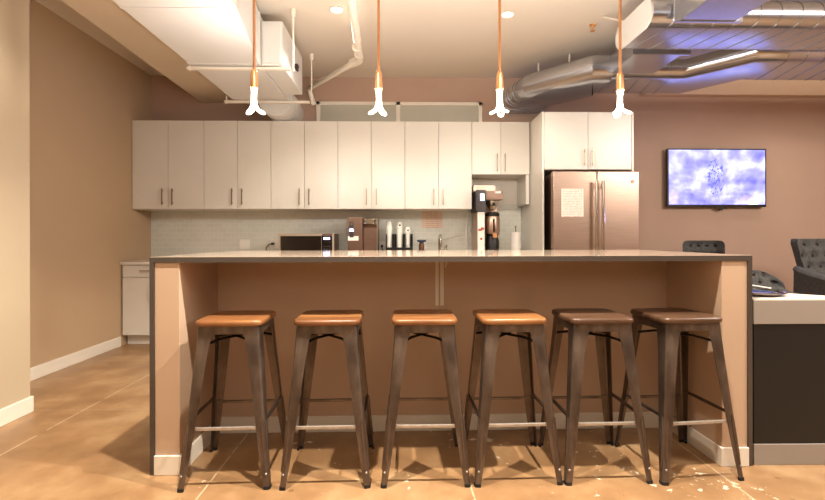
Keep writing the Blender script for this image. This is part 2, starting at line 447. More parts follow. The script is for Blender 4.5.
# dark front edges and sides
obj('countertop_edge', MB().box(IX0, IX1, IY0 - .0025, IY0 + .001, IH - T, IH - .001), 'quartz_edge', isl, label='dark front edge of the quartz top')
obj('waterfall_panel', MB().box(IX0, IX0 + .022, IY0 - .002, IY1, 0, IH - T), 'quartz_edge', isl, label='dark quartz end slab beside the base cabinet')
obj('waterfall_panel', MB().box(IX1 - .022, IX1, IY0 - .002, IY1, 0, IH - T), 'quartz_edge', isl, label='dark quartz end slab beside the reception desk')
obj('wing_wall', MB().box(IX0 + .022, WXL, IY0 + .004, IYB, 0, IH - T), 'island_paint', isl, bevel=.003)
obj('wing_wall', MB().box(WXR, IX1 - .022, IY0 + .004, IYB, 0, IH - T), 'island_paint', isl, bevel=.003)
obj('back_panel', MB().box(IX0 + .022, IX1 - .022, IYB, IYB + .04, 0, IH - T), 'island_paint', isl)
obj('cabinet_body', MB().box(IX0 + .022, IX1 - .022, IYB + .04, IY1 - .04, 0, IH - T), 'cabinet', isl)
obj('baseboard', MB().box(WXL + .012, WXR - .012, IYB - .012, IYB, 0, .095), 'white_trim', isl, bevel=.003)
obj('baseboard', MB().box(IX0 + .022, WXL, IY0 - .008, IY0 + .004, 0, .095).box(WXL, WXL + .012, IY0 - .008, IYB, 0, .095), 'white_trim', isl, bevel=.003)
obj('baseboard', MB().box(WXR, IX1 - .022, IY0 - .008, IY0 + .004, 0, .095).box(WXR - .012, WXR, IY0 - .008, IYB, 0, .095), 'white_trim', isl, bevel=.003)
bxm = XX(438.6, IYB); bz = ZZ(440, 306, IYB - .02)
br = MB().box(bxm - .020, bxm - .001, IYB - .006, IYB, bz, IH - T - .002).box(bxm - .020, bxm - .001, IYB - .36, IYB, IH - T - .008, IH - T - .002)
br.box(bxm + .009, bxm + .030, IYB - .006, IYB, bz, IH - T - .03)
br.box(bxm + .048, bxm + .055, IYB - .02, IYB - .012, IH - T - .06, IH - T - .002, Matrix.Rotation(.22, 3, 'Y'), (bxm + .05, IYB - .02, IH - T))
for z in (bz + .02, bz + .12): br.cyl((bxm - .01, IYB - .009, z), (bxm - .01, IYB - .006, z), .004, 10).cyl((bxm + .02, IYB - .009, z), (bxm + .02, IYB - .006, z), .004, 10)
obj('support_bracket', br, 'white_trim', isl, label='pale steel bracket on the back panel')

# ------------------------------------------------------------------ bar stools
SH = .765
def leg_sec(cx, cy, sx, sy, w, th, z, r=.012):
    """closed L-section with a rounded corner; (cx,cy) outer corner, flanges run inward"""
    out = [(w, 0)] + [(r - r * math.sin(a), r - r * math.cos(a)) for a in [PI / 2 * i / 4 for i in range(5)]] + [(0, w)]
    ri = max(.001, r - th)
    inn = [(th, w)] + [(th + ri - ri * math.cos(a), th + ri - ri * math.sin(a)) for a in [PI / 2 * i / 4 for i in range(5)]] + [(w, th)]
    return [(cx - sx * a, cy - sy * b, z) for a, b in out + inn]
def leg_line(sx, sy, z):
    t = (SH - .03 - z) / (SH - .03)
    c = .142 + (.207 - .142) * (t ** 1.08)
    return sx * c, sy * c
def leg_w(z):
    pts = [(0, .027), (.08, .033), (.25, .042), (.45, .052), (.62, .060), (.68, .068), (SH - .03, .086)]
    for (a, wa), (b, wb) in zip(pts, pts[1:]):
        if z <= b: return wa + (wb - wa) * (z - a) / (b - a)
    return pts[-1][1]
def make_stool():
    t = thing('bar_stool', 'x', 'bar stool', (0, 0, 0), 0, 'metal bar stools at the island')
    # wooden seat, rounded corners and eased edge
    def ring(h, z): return [(x, y, z) for x, y in rrect(h, h, .045 * h / .165)]
    s = MB().loft([ring(.149, SH - .028), ring(.156, SH - .025), ring(.158, SH - .019), ring(.158, SH - .009), ring(.155, SH - .003), ring(.149, SH), ring(.10, SH - .0015), ring(.03, SH - .002)])
    obj('seat', s, 'wood_amber', t, smooth=40, world=False, label='amber wooden seat with rounded corners')
    # pressed metal pan under the seat
    def ring2(h, z): return [(x, y, z) for x, y in rrect(h, h, .03)]
    a = MB().loft([ring2(.145, SH - .029), ring2(.1455, SH - .065)], caps=False).loft([ring2(.142, SH - .029), ring2(.1425, SH - .065)], caps=False)
    a.loft([ring2(.1455, SH - .065), ring2(.1425, SH - .065)], caps=False).loft([ring2(.142, SH - .029), ring2(.02, SH - .0292)], caps=False)
    obj('apron', a, 'gun', t, smooth=40, world=False)
    zs = [.012, .05, .1, .18, .27, .36, .45, .54, .60, .64, .68, .71, SH - .03]
    for sx, sy in ((-1, -1), (1, -1), (-1, 1), (1, 1)):
        L = MB().loft([leg_sec(*leg_line(sx, sy, z), sx, sy, leg_w(z), .003, z) for z in zs])
        lo = obj('leg', L, 'gun', t, smooth=35, world=False)
        # stamped rib with a rivet on each flange
        for fx in (0, 1):
            rings = []
            for k in range(11):
                q = k / 10; z = .075 + .225 * q
                cx, cy = leg_line(sx, sy, z); w = .0062 * math.sin(PI * min(1, max(.12, min(q, 1 - q) * 5)) / 2)
                o_ = .014
                if fx: p = Vector((cx - sx * o_, cy, z)); nrm = Vector((0, sy, 0)); tn = Vector((1, 0, 0))
                else: p = Vector((cx, cy - sy * o_, z)); nrm = Vector((sx, 0, 0)); tn = Vector((0, 1, 0))
                rings.append([p + tn * w * math.cos(b) + nrm * (.005 * math.sin(b)) for b in [2 * PI * j / 8 for j in range(8)]])
            obj('rib', MB().loft(rings), 'gun_rib', lo, smooth=60, world=False)
        cx, cy = leg_line(sx, sy, .06)
        obj('rivet', MB().lathe([(.0005, -.005), (.004, -.004), (.005, 0), (.004, .004), (.0005, .005)], (cx - sx * .012, cy + sy * .002, .07), 10), 'gun_light', lo, smooth=60, world=False)
        fx_, fy_ = leg_line(sx, sy, 0)
        f = MB().loft([leg_sec(fx_ + sx * .002, fy_ + sy * .002, sx, sy, .029, .012, 0), leg_sec(fx_ + sx * .001, fy_ + sy * .001, sx, sy, .029, .012, .014)])
        obj('rubber_foot', f, 'rubber', lo, smooth=35, world=False)
    zb = .272; c = leg_line(1, 1, zb)[0]
    def bar(p, q):
        p, q = Vector(p), Vector(q); d = (q - p).normalized(); n_ = Vector((d.y, -d.x, 0)); m = MB(); rings = []
        for u, w, h in ((0, .002, .009), (.09, .002, .009), (.14, .006, .0065), (.5, .007, .006), (.86, .006, .0065), (.91, .002, .009), (1, .002, .009)):
            cc = p.lerp(q, u)
            rings.append([cc + n_ * w + Vector((0, 0, h)), cc - n_ * w + Vector((0, 0, h)), cc - n_ * w - Vector((0, 0, h)), cc + n_ * w - Vector((0, 0, h))])
        return m.loft(rings)
    e = .012
    obj('footrest_bar', bar((-c + e, -c + .006, zb), (c - e, -c + .006, zb)), 'gun_light', t, bevel=.001, world=False, label='worn bare-steel front footrest bar')
    obj('footrest_bar', bar((-c + e, c - .006, zb), (c - e, c - .006, zb)), 'gun', t, bevel=.001, world=False)
    for s_ in (-1, 1):
        obj('footrest_bar', bar((s_ * (c - .006), -c + e, zb + .03), (s_ * (c - .006), c - e, zb + .03)), 'gun', t, bevel=.001, world=False)
    zt = .638; ct = leg_line(1, 1, zt)[0] - .012
    xb = MB()
    for s_ in (-1, 1):
        xb.tube([(-ct, -ct * s_, zt), (-ct * .45, -ct * s_ * .45, zt + .024), (ct * .45, ct * s_ * .45, zt + .026 + .006 * s_), (ct, ct * s_, zt)], .0065, 8)
    obj('cross_brace', xb, 'gun_dark', t, smooth=50, world=False)
    return t
stool = make_stool()
FYS = 2.275
spx = [221.7, 323.6, 425.7, 518.0, 608.8, 700.4]
srz = [.03, .015, -.01, .02, .01, .08]
slab = ['amber-seated metal bar stool, first from the base cabinet end of the bar',
        'amber-seated metal bar stool, second from the base cabinet end of the bar',
        'amber-seated metal bar stool, third from the base cabinet end, standing below the pale bracket',
        'amber-seated metal bar stool standing next to the first of the two dark-seated stools',
        'dark-seated metal bar stool standing between an amber-seated and a dark-seated stool',
        'dark-seated metal bar stool at the end of the bar beside the reception desk']
dark_seat = None
for i in range(6):
    x = XX(spx[i], 2.07)
    if i == 0:
        r = stool; r.location = (x, FYS, 0); r.rotation_euler.z = srz[0]; r['label'] = slab[0]
    else:
        r = dup(stool, (x, FYS, 0), srz[i], slab[i])
    if i >= 4:
        for ch in r.children:
            if ch.name.startswith('seat'):
                if dark_seat is None:
                    dark_seat = ch.data.copy(); dark_seat.materials.clear(); dark_seat.materials.append(M['wood_dark'])
                ch.data = dark_seat; ch['label'] = 'dark-toned wooden seat with rounded corners'

# ------------------------------------------------------------------ pendants
PY = 2.95
def make_pendant():
    t = thing('pendant_light', 'x', 'pendant light', (0, 0, 0), 0, 'copper pendant lights above the bar')
    zt = CZ - .001
    obj('ceiling_rose', MB().lathe([(.036, zt), (.036, zt - .02), (.02, zt - .035), (.004, zt - .05)]), 'copper', t, smooth=40, world=False)
    zs1 = ZZ(379, 72, PY); zs0 = ZZ(379, 89, PY)
    obj('cord', MB().cyl((0, 0, zs1 - .005), (0, 0, zt - .03), .009, 10), 'copper_cord', t, smooth=60, world=False)
    obj('socket', MB().lathe([(.006, zs1 + .012), (.016, zs1 + .004), (.022, zs1 - .012), (.025, zs0 + .02), (.026, zs0), (.018, zs0 - .002)]), 'copper', t, smooth=40, world=False)
    b = MB().lathe([(.017, zs0 + .004), (.019, zs0 - .02), (.012, zs0 - .034)])
    H = zs0 - .022 - ZZ(379, 114, PY)
    for k in range(3):
        pts = []
        for j in range(41):
            u = j / 40; a = k * 2 * PI / 3 + (u - .5) * 2.5
            h = math.sin(PI * u); r = .010 + .006 * math.sin(PI * u) + .046 * max(0, h) ** 6
            pts.append((r * math.cos(a), r * math.sin(a), zs0 - .022 - (H - .008) * h ** .75))
        b.tube(pts, .0075, 8)
    obj('bulb', b, 'bulb', t, smooth=60, world=False, label='glowing bulb of looping glass tube')
    return t
pen = make_pendant()
plab = ['copper pendant with a glowing twisted bulb, hanging in front of the white duct',
        'copper pendant with a glowing twisted bulb, hanging in front of the transom window',
        'copper pendant with a glowing twisted bulb, hanging by the short cabinet and the duct elbow',
        'copper pendant with a glowing twisted bulb, hanging in front of the cabinet over the refrigerator']
pend_pos = []
for i, px in enumerate((254.5, 379, 500, 620.5)):
    x = XX(px, PY); pend_pos.append(x)
    if i == 0: pen.location = (x, PY, 0); pen.rotation_euler.z = .5; pen['label'] = plab[0]
    else: dup(pen, (x, PY, 0), .5 + i * .35, plab[i])

# ------------------------------------------------------------------ ceiling downlights
def make_down():
    t = thing('ceiling_downlight', 'x', 'ceiling light', (0, 0, 0), 0, 'recessed ceiling downlights')
    obj('trim_ring', MB().lathe([(.058, CZ - .001), (.062, CZ - .006), (.048, CZ - .008), (.046, CZ - .001)]), 'white_trim', t, smooth=40, world=False)
    obj('lens', MB().lathe([(.046, CZ - .001), (.044, CZ - .005), (.001, CZ - .006)]), 'lens', t, world=False)
    return t
dl = make_down(); p = at(337, 3.87); dl.location = (p.x, 3.87, 0); dl['label'] = 'small round glowing downlight in the ceiling beside the white sprinkler pipe'
p = at(508, 3.92); dup(dl, (p.x, 3.92, 0), 0, 'small round glowing downlight in the ceiling near the top of the third pendant cord')

# ------------------------------------------------------------------ white duct, trapezes, box
WZ = 2.615
wd = thing('white_duct', 'big white rectangular duct on trapeze hangers under the ceiling by the soffit', 'duct', (-1.48, 4.0, WZ))
poly = [(-1.775, YN + .1), (-1.045, YN + .1), (-1.045, 2.92), (-1.19, 3.82), (-1.19, 4.93), (-1.775, 4.93)]
obj('duct_body', MB().prism(poly, WZ, CZ - .06), 'duct_white', wd, bevel=.006)
for y in (1.0, 2.9): obj('seam_flange', MB().box(-1.780, -1.04, y - .012, y + .012, WZ - .004, CZ - .055), 'duct_white', wd, bevel=.002)
obj('seam_flange', MB().box(-1.785, -1.18, 3.80, 3.83, WZ - .004, CZ - .055), 'duct_white', wd, bevel=.002)
for y, x0, x1 in ((3.87, -1.81, -.935), (4.81, -1.86, -.965)):
    tz = obj('trapeze_bar', MB().box(x0, x1, y - .018, y + .018, WZ - .032, WZ - .009), 'pipe_white', wd, bevel=.003)
    hr = MB().cyl((x1 + .02, y, WZ - .04), (x1 + .02, y, CZ), .008, 10).lathe([(.02, CZ - .002), (.02, CZ - .06), (.008, CZ - .07)], (x1 + .02, y, 0), 12)
    hr.cyl((x0 + .02, y, WZ - .04), (x0 + .02, y, 2.79), .008, 10)
    obj('hanger_rod', hr, 'pipe_white', tz, smooth=50)
col = MB().tube([(-1.36, 4.93, 2.665), (-1.36, 5.02, 2.665), (-1.36, 5.2, 2.665), (-1.36, YB - .002, 2.665)], .185, 32)
for y in (4.99, 5.05, 5.11, 5.17, 5.25): col.tube([(-1.36, y - .006, 2.665), (-1.36, y + .006, 2.665)], .189, 32)
obj('round_collar', col, 'duct_white', wd, smooth=40)
bo = MB().box(-1.185, -1.005, 3.86, 4.64, 2.62, 3.00)
ab = thing('duct_box', 'white metal box with a dark latch mounted on the side of the white duct', 'duct box', (-1.09, 4.25, 2.62))
obj('box_body', bo, 'duct_white', ab, bevel=.006)
obj('box_lid', MB().box(-1.165, -1.02, 3.852, 3.862, 2.645, 2.975), 'duct_white', ab, bevel=.002)
obj('latch', MB().box(-1.006, -.975, 4.30, 4.36, 2.78, 2.81).box(-1.006, -.985, 4.27, 4.39, 2.765, 2.78), 'dark_gray', ab, bevel=.003)

# sprinkler pipe under the ceiling
pz = 2.93; pe = at(360, 4.5); pl_ = at(309, 5.38)
pp = thing('sprinkler_pipe', 'white sprinkler pipe with an elbow running under the ceiling past a downlight', 'pipe', (pe.x, 4.5, pz))
obj('pipe_run', MB().tube([(pe.x + .33, YN + .1, pz), (pe.x, 4.5, pz)], .034, 16), 'pipe_white', pp, smooth=50)
obj('pipe_run', MB().tube([(pe.x, 4.5, pz), (pl_.x, 5.38, pz), (pl_.x + .05, 5.46, pz - .17)], .030, 16), 'pipe_white', pp, smooth=50)
el = MB().tube([(pe.x, 4.36, pz), (pe.x, 4.46, pz), (pe.x - .01, 4.52, pz), (pe.x - .09, 4.60, pz)], .042, 18).tube([(pe.x, 4.2, pz), (pe.x, 4.23, pz)], .045, 18)
obj('elbow', el, 'pipe_white', pp, smooth=50)
ph = MB()
for y in (1.2, 2.6, 4.05): ph.cyl((pe.x + .0407 * (4.5 - y), y, pz + .03), (pe.x + .0407 * (4.5 - y), y, CZ), .006, 8).tube([(pe.x + .0407 * (4.5 - y), y - .012, pz), (pe.x + .0407 * (4.5 - y), y + .012, pz)], .038, 16)
obj('pipe_hanger', ph, 'pipe_white', pp, smooth=50)

# ------------------------------------------------------------------ galvanised ducts
def oval(w, h, n=10):
    r = h / 2; f = w / 2 - r; pts = []
    for k in range(n + 1):
        a = -PI / 2 + PI * k / n; pts.append((f + r * math.cos(a), r * math.sin(a)))
    for k in range(n + 1):
        a = PI / 2 + PI * k / n; pts.append((-f + r * math.cos(a), r * math.sin(a)))
    return pts
def ridges(mb, a, b, step, w, h, skew=.25, first=.1):
    a, b = Vector(a), Vector(b); L = (b - a).length; d = (b - a) / L; s = first
    while s < L - .05:
        mb.sweep([a + d * (s - .005), a + d * (s + .005)], oval(w + .009, h + .009), skew); s += step
    return mb
DZ = 2.80; DH = .20
# near run
d1 = thing('spiral_duct', 'nearer galvanised oval spiral duct with a flat capped end, crossing under the ceiling', 'duct', (3.5, 3.46, DZ))
A, B = (1.82, 3.46, DZ), (XR - .002, 3.46, DZ)
obj('duct_run', ridges(MB().sweep([A, B], oval(.54, DH)), A, B, .155, .54, DH, .22, .12), 'galv', d1, smooth=40)
obj('end_cap', MB().sweep([(1.805, 3.46, DZ), (1.82, 3.46, DZ)], oval(.55, DH + .01)), 'duct_white', d1, smooth=40, label='pale flat end cap of the duct')  # cap of the galvanised run; its bright reflection is put in as white
obj('hanger_rod', MB().cyl((1.86, 3.62, DZ + .1), (1.80, 3.95, CZ), .009, 8), 'pipe_white', d1, smooth=50)
for x in (2.5, 3.7, 4.9): obj('hanger_rod', MB().cyl((x, 3.46, DZ + .1), (x, 3.46, CZ), .008, 8), 'pipe_white', d1, smooth=50)
# far run: along the wall, jogging back, then an elbow to the back wall
d2 = thing('spiral_duct', 'farther galvanised oval spiral duct that jogs and bends behind the refrigerator cabinet', 'duct', (2.6, 4.5, DZ))
W2 = .60
pR = [(XR - .002, 4.12, DZ), (3.40, 4.12, DZ)]
pJ = [(3.44, 4.12, DZ), (3.24, 4.12, DZ), (2.90, 4.56, DZ), (2.70, 4.56, DZ)]
pL = [(2.74, 4.56, DZ), (1.98, 4.56, DZ)]
pE = [(2.04, 4.56, DZ), (1.97, 4.56, DZ), (1.55, 5.02, DZ)]
pW = [(1.60, 4.965, DZ), (1.55, 5.02, DZ), (1.51, 5.12, DZ - .005), (1.49, 5.28, DZ - .01), (1.49, YB - .002, DZ - .01)]
obj('duct_run', ridges(MB().sweep(pR, oval(W2, DH)), pR[1], pR[0], .165, W2, DH, -.22, .06), 'galv', d2, smooth=40)
obj('duct_jog', MB().sweep(pJ, oval(W2 - .002, DH - .002)), 'galv', d2, smooth=40)
obj('duct_run', ridges(MB().sweep(pL, oval(W2, DH)), pL[1], pL[0], .15, W2, DH, -.22, .1), 'galv', d2, smooth=40)
obj('duct_elbow', MB().sweep(pE, oval(W2 + .05, DH + .06)), 'galv', d2, smooth=25)
rg = MB().sweep(pW, oval(W2 - .02, DH + .03))
for i in range(len(pW) - 1):
    a, b = Vector(pW[i]), Vector(pW[i + 1]); L = (b - a).length; d = (b - a) / L
    for q in (.03, .10, .17):
        if q < L: rg.sweep([a + d * (q - .006), a + d * (q + .006)], oval(W2 - .01, DH + .042))
obj('duct_elbow', rg, 'galv', d2, smooth=40)
for x, y in ((1.55, 5.02), (1.80, 4.75), (2.5, 4.55), (4.1, 4.12)):
    obj('hanger_rod', MB().cyl((x, y, DZ + .09), (x, y, CZ), .009, 8), 'pipe_white', d2, smooth=50)
# cross duct from the camera side, through the near run, into the far run
d3 = thing('rectangular_duct', 'flat rectangular galvanised duct running from the camera side into the nearer spiral duct', 'duct', (2.2, 0, DZ - .1))
obj('duct_run', MB().box(2.0, 2.41, YN + .1, 3.165, DZ - .1, DZ + .08), 'galv', d3, bevel=.004)
obj('collar_flange', MB().box(1.955, 2.455, 3.160, 3.185, DZ - .107, DZ + .085), 'galv', d3, bevel=.003)
obj('hanger_rod', MB().cyl((2.2, 1.5, DZ + .07), (2.2, 1.5, CZ), .008, 8), 'pipe_white', d3, smooth=50)
d3 = thing('rectangular_duct', 'short flat galvanised duct linking the nearer spiral duct to the farther one', 'duct', (2.2, 3.98, DZ - .1))
obj('duct_run', MB().box(2.0, 2.41, 3.745, 4.245, DZ - .085, DZ + .08), 'galv', d3, bevel=.004)
obj('collar_flange', MB().box(1.955, 2.455, 3.738, 3.76, DZ - .107, DZ + .085), 'galv', d3, bevel=.003)
obj('hanger_rod', MB().cyl((2.2, 3.98, DZ + .07), (2.2, 3.98, CZ), .008, 8), 'pipe_white', d3, smooth=50)
# sprinkler head by the duct
sh = at(593, 4.1)
s_ = thing('fire_sprinkler', 'small copper fire sprinkler under the ceiling beside the duct elbow', 'sprinkler', (sh.x, 4.1, CZ))
obj('escutcheon', MB().lathe([(.03, CZ - .001), (.028, CZ - .008), (.012, CZ - .012)], (sh.x, 4.1, 0), 16), 'copper', s_, smooth=40)
obj('head', MB().lathe([(.009, CZ - .01), (.009, CZ - .05), (.022, CZ - .055), (.022, CZ - .06), (.001, CZ - .06)], (sh.x, 4.1, 0), 14), 'copper', s_, smooth=40)

# ------------------------------------------------------------------ refrigerator
RY = 4.50
rx0, rx1 = XX(553.5, RY), XX(639.5, RY); rz1 = ZZ(600, 171.5, RY)
rm = XX(597.3, RY)
fr = thing('refrigerator', 'stainless french-door refrigerator standing under the deep cabinet', 'refrigerator', ((rx0 + rx1) / 2, 4.95, 0))
obj('cabinet_body', MB().box(rx0 + .012, rx1 - .012, RY + .09, 5.42, .03, rz1 - .012), 'steel_dark', fr, bevel=.004)
obj('foot_grille', MB().box(rx0 + .02, rx1 - .02, RY + .06, RY + .1, .0, .10), 'black', fr)
for a, b, hx in ((rx0, rm - .0025, rm - .028), (rm + .0025, rx1, rm + .038)):
    d = obj('door', MB().box(a, b, RY, RY + .08, .62, rz1), 'steel', fr, bevel=.008)
    hz1 = ZZ(597, 181, RY - .05); h = MB().tube([(hx, RY - .05, .70), (hx, RY - .05, hz1)], .0165, 14)
    for z in (.74, hz1 - .05): h.box(hx - .012, hx + .012, RY - .05, RY + .002, z - .02, z + .02)
    obj('handle', h, 'chrome', d, smooth=50, label='bright tall bar handle')
d = obj('freezer_drawer', MB().box(rx0, rx1, RY, RY + .08, .11, .61), 'steel', fr, bevel=.008)
h = MB().tube([(rx0 + .08, RY - .05, .53), (rx1 - .08, RY - .05, .53)], .0165, 14)
for x in (rx0 + .12, rx1 - .12): h.box(x - .02, x + .02, RY - .05, RY + .002, .518, .542)
obj('handle', h, 'chrome', d, smooth=50, label='bright bar handle')
lg = at(632.5, RY, 182)
obj('badge', MB().cyl((lg.x, RY - .004, lg.z), (lg.x, RY + .001, lg.z), .019, 24).cyl((lg.x, RY - .006, lg.z), (lg.x, RY - .003, lg.z), .014, 24), 'steel_dark', fr, smooth=40, label='small round maker badge')
a, b = at(561.5, RY, 217), at(583.5, RY, 189)
o = obj('paper_notice', MB().box(a.x, b.x, RY - .0015, RY, a.z, b.z), 'notice_fridge', origin=((a.x + b.x) / 2, RY, a.z))
tag(o, 'white sheet of printed text taped on the refrigerator door', 'notice')

# ------------------------------------------------------------------ wall screen
TY = 5.42
a, b = at(667.5, TY, 207.5), at(766.5, TY, 149.5)
tv = thing('wall_screen', 'flat television on the brown wall showing a pale blue cloudy picture', 'television', ((a.x + b.x) / 2, TY, a.z))
obj('casing', MB().box(a.x, b.x, TY, TY + .035, a.z, b.z).box((a.x + b.x) / 2 - .25, (a.x + b.x) / 2 + .25, TY + .035, YB, a.z + .15, b.z - .15), 'black', tv, bevel=.003)
scr = obj('screen', MB().box(a.x + .018, b.x - .018, TY - .002, TY + .001, a.z + .03, b.z - .016), 'screen', tv, origin=((a.x + b.x) / 2, TY, a.z), label='lit screen with pale blue clouds')
c = at(722, TY, 209)
obj('sensor', MB().prism([(c.x - .06, TY + .005), (c.x + .06, TY + .005), (c.x + .04, TY + .03), (c.x - .04, TY + .03)], a.z - .022, a.z + .001).box(c.x - .02, c.x + .02, TY + .005, TY + .025, a.z - .04, a.z - .02), 'black', tv, bevel=.002)

# ------------------------------------------------------------------ things on the back worktop
# wall sockets and cords
def socket(px, py, label):
    p = at(px, YB - .012, py)
    t = thing('wall_socket', label, 'wall socket', (p.x, YB - .012, p.z - .06), 0, 'wall sockets on the backsplash')
    obj('plate', MB().box(p.x - .06, p.x + .06, YB - .019, YB - .0125, p.z - .06, p.z + .06), 'white_plastic', t, bevel=.003)
    for s in (-1, 1): obj('socket_face', MB().box(p.x + s * .026 - .017, p.x + s * .026 + .017, YB - .022, YB - .018, p.z - .035, p.z + .035), 'paper_white', t, bevel=.002)
    return p
socket(245, 244.2, 'white double wall socket with nothing plugged in, on the tiles by the corner')
q = socket(275, 243.5, 'white wall socket behind the microwave with a black plug in it')
q2 = socket(381.5, 246, 'white wall socket with a black plug between the dispenser and the cup rack')
q3 = at(272, YB - .06, 243.5)
c = MB().box(q.x - .035, q.x - .005, YB - .06, YB - .0225, q.z - .012, q.z + .014).tube([(q.x - .02, YB - .055, q.z), (q.x - .055, YB - .07, q.z - .005), (q.x - .085, YB - .07, q.z - .04), (q.x - .10, YB - .06, q.z - .10), (q.x - .10, YB - .06, WT + .007), (q.x + .05, YB - .06, WT + .006)], .006, 8)
tag(obj('power_cord', c, 'black', smooth=50), 'black plug and cord beside the microwave', 'power cord')
c = MB().box(q2.x - .005, q2.x + .02, YB - .06, YB - .0225, q2.z - .012, q2.z + .014).tube([(q2.x, YB - .055, q2.z), (q2.x + .01, YB - .065, q2.z - .03), (q2.x + .02, YB - .06, q2.z - .08), (q2.x + .02, YB - .06, WT + .007)], .006, 8)
tag(obj('power_cord', c, 'black', smooth=50), 'black plug and cord beside the cup rack', 'power cord')

# microwave
MY = 4.98
a, b = at(278.5, MY, 258), at(334, MY, 233.5)
mw = thing('microwave', 'steel and black microwave on the back worktop under the wall cabinets', 'microwave', ((a.x + b.x) / 2, MY + .2, WT))
mz0, mz1 = WT + .012, b.z
obj('body', MB().box(a.x, b.x, MY + .02, MY + .40, mz0, mz1), 'steel_dark', mw, bevel=.004)
pxs = b.x - .135
dr = obj('door', MB().box(a.x, pxs, MY, MY + .02, mz0, mz1), 'steel_bright', mw, bevel=.003)
obj('window', MB().box(a.x + .022, pxs - .004, MY - .003, MY + .001, mz0 + .028, mz1 - .025), 'black_gloss', dr, label='dark glass door window')
cp = obj('control_panel', MB().box(pxs, b.x - .022, MY - .002, MY + .02, mz0 + .028, mz1 - .025), 'black_gloss', mw)
obj('frame_side', MB().box(b.x - .022, b.x, MY, MY + .02, mz0, mz1), 'steel_bright', mw, bevel=.002)
obj('clock', MB().box(pxs + .02, pxs + .09, MY - .004, MY - .001, mz1 - .065, mz1 - .04), 'led_blue', cp, label='blue lit clock')
kb = MB()
for r_ in range(4):
    for c_ in range(3): kb.box(pxs + .02 + c_ * .028, pxs + .038 + c_ * .028, MY - .0035, MY - .001, mz0 + .05 + r_ * .03, mz0 + .062 + r_ * .03)
obj('keypad', kb, 'dark_gray', cp)
for x in (a.x + .05, b.x - .05): obj('foot', MB().box(x - .015, x + .015, MY + .05, MY + .35, WT, mz0), 'black', mw)

# water dispenser
DY = 5.05
a, b = at(347.5, DY, 260), at(377.5, DY, 217.5)
wdp = thing('water_dispenser', 'brown metal water dispenser with a blue glowing panel and a chrome spout', 'drink dispenser', ((a.x + b.x) / 2, DY + .2, WT))
xm = XX(362.5, DY)
obj('housing', MB().box(a.x, xm, DY, DY + .40, WT, b.z).box(xm, b.x, DY + .09, DY + .40, WT, b.z - .005), 'steel_dark', wdp, bevel=.004)
obj('side_trim', MB().box(b.x - .012, b.x, DY + .03, DY + .09, WT + .03, b.z - .005), 'nickel', wdp)
n1 = at(369.5, DY + .02, 221.5)
nz = MB().loft([[(n1.x + x * k, n1.y + .07 - d, n1.z + z * k) for x, z in rrect(.085, .045, .03)] for k, d in ((1, 0), (1, .06), (.85, .10), (.55, .125))])
obj('spout', nz, 'chrome', wdp, smooth=40, label='chrome spout hood')
s0 = at(351.5, DY - .004, 231)
pnl = obj('button_panel', MB().box(s0.x - .022, s0.x + .022, DY - .004, DY, s0.z - .07, s0.z + .11), 'dark_gray', wdp, bevel=.002)
l0 = at(351.5, DY, 230.5)
obj('blue_lamp', MB().lathe([(.001, 0), (.026, .002), (.02, .03), (.001, .034)], (l0.x, DY - .012, l0.z - .01), 14), 'led_blue', pnl, label='blue glowing lamp')
l1 = at(351.5, DY, 223.5)
obj('button', MB().box(l1.x - .012, l1.x + .012, DY - .008, DY - .003, l1.z - .014, l1.z + .014), 'chrome', pnl)
p0, p1 = at(347.8, DY, 240.5), at(358.5, DY, 236)
obj('print_label', MB().box(p0.x, p1.x, DY - .002, DY + .001, p0.z, p1.z), 'paper_white', wdp, label='white print strip')
obj('drip_tray', MB().box(xm + .005, b.x - .005, DY + .0, DY + .095, WT, WT + .025), 'black', wdp, bevel=.003)

# cup rack with three sleeves of cups
CY = 5.2
a, b = at(385.8, CY, 250), at(412.8, CY, 234)
rk = thing('cup_rack', 'black open rack holding white sleeves of cups on the back worktop', 'rack', ((a.x + b.x) / 2, CY + .06, WT))
obj('base', MB().box(a.x, b.x, CY, CY + .14, WT, WT + .012).box(a.x, b.x, CY, CY + .008, WT, WT + .14), 'black', rk, bevel=.002)
cs = [at(388.6, CY).x, at(400, CY).x, at(407, CY).x]
wid = (b.x - a.x)
for k, px in enumerate((385.8, 393.3, 404, 411.8)):
    x = XX(px, CY); obj('divider', MB().box(x, x + .012, CY, CY + .14, WT + .012, b.z), 'black', rk, bevel=.002)
obj('back', MB().box(a.x, b.x, CY + .132, CY + .14, WT + .012, b.z), 'black', rk)
tops = [221.5, 222, 227]
clab = ['tall smooth white sleeve of cups with a rounded top, in the black rack',
        'white sleeve of cups with a lidded dark-marked top, in the middle of the black rack',
        'shortest white sleeve of cups, in the black rack']
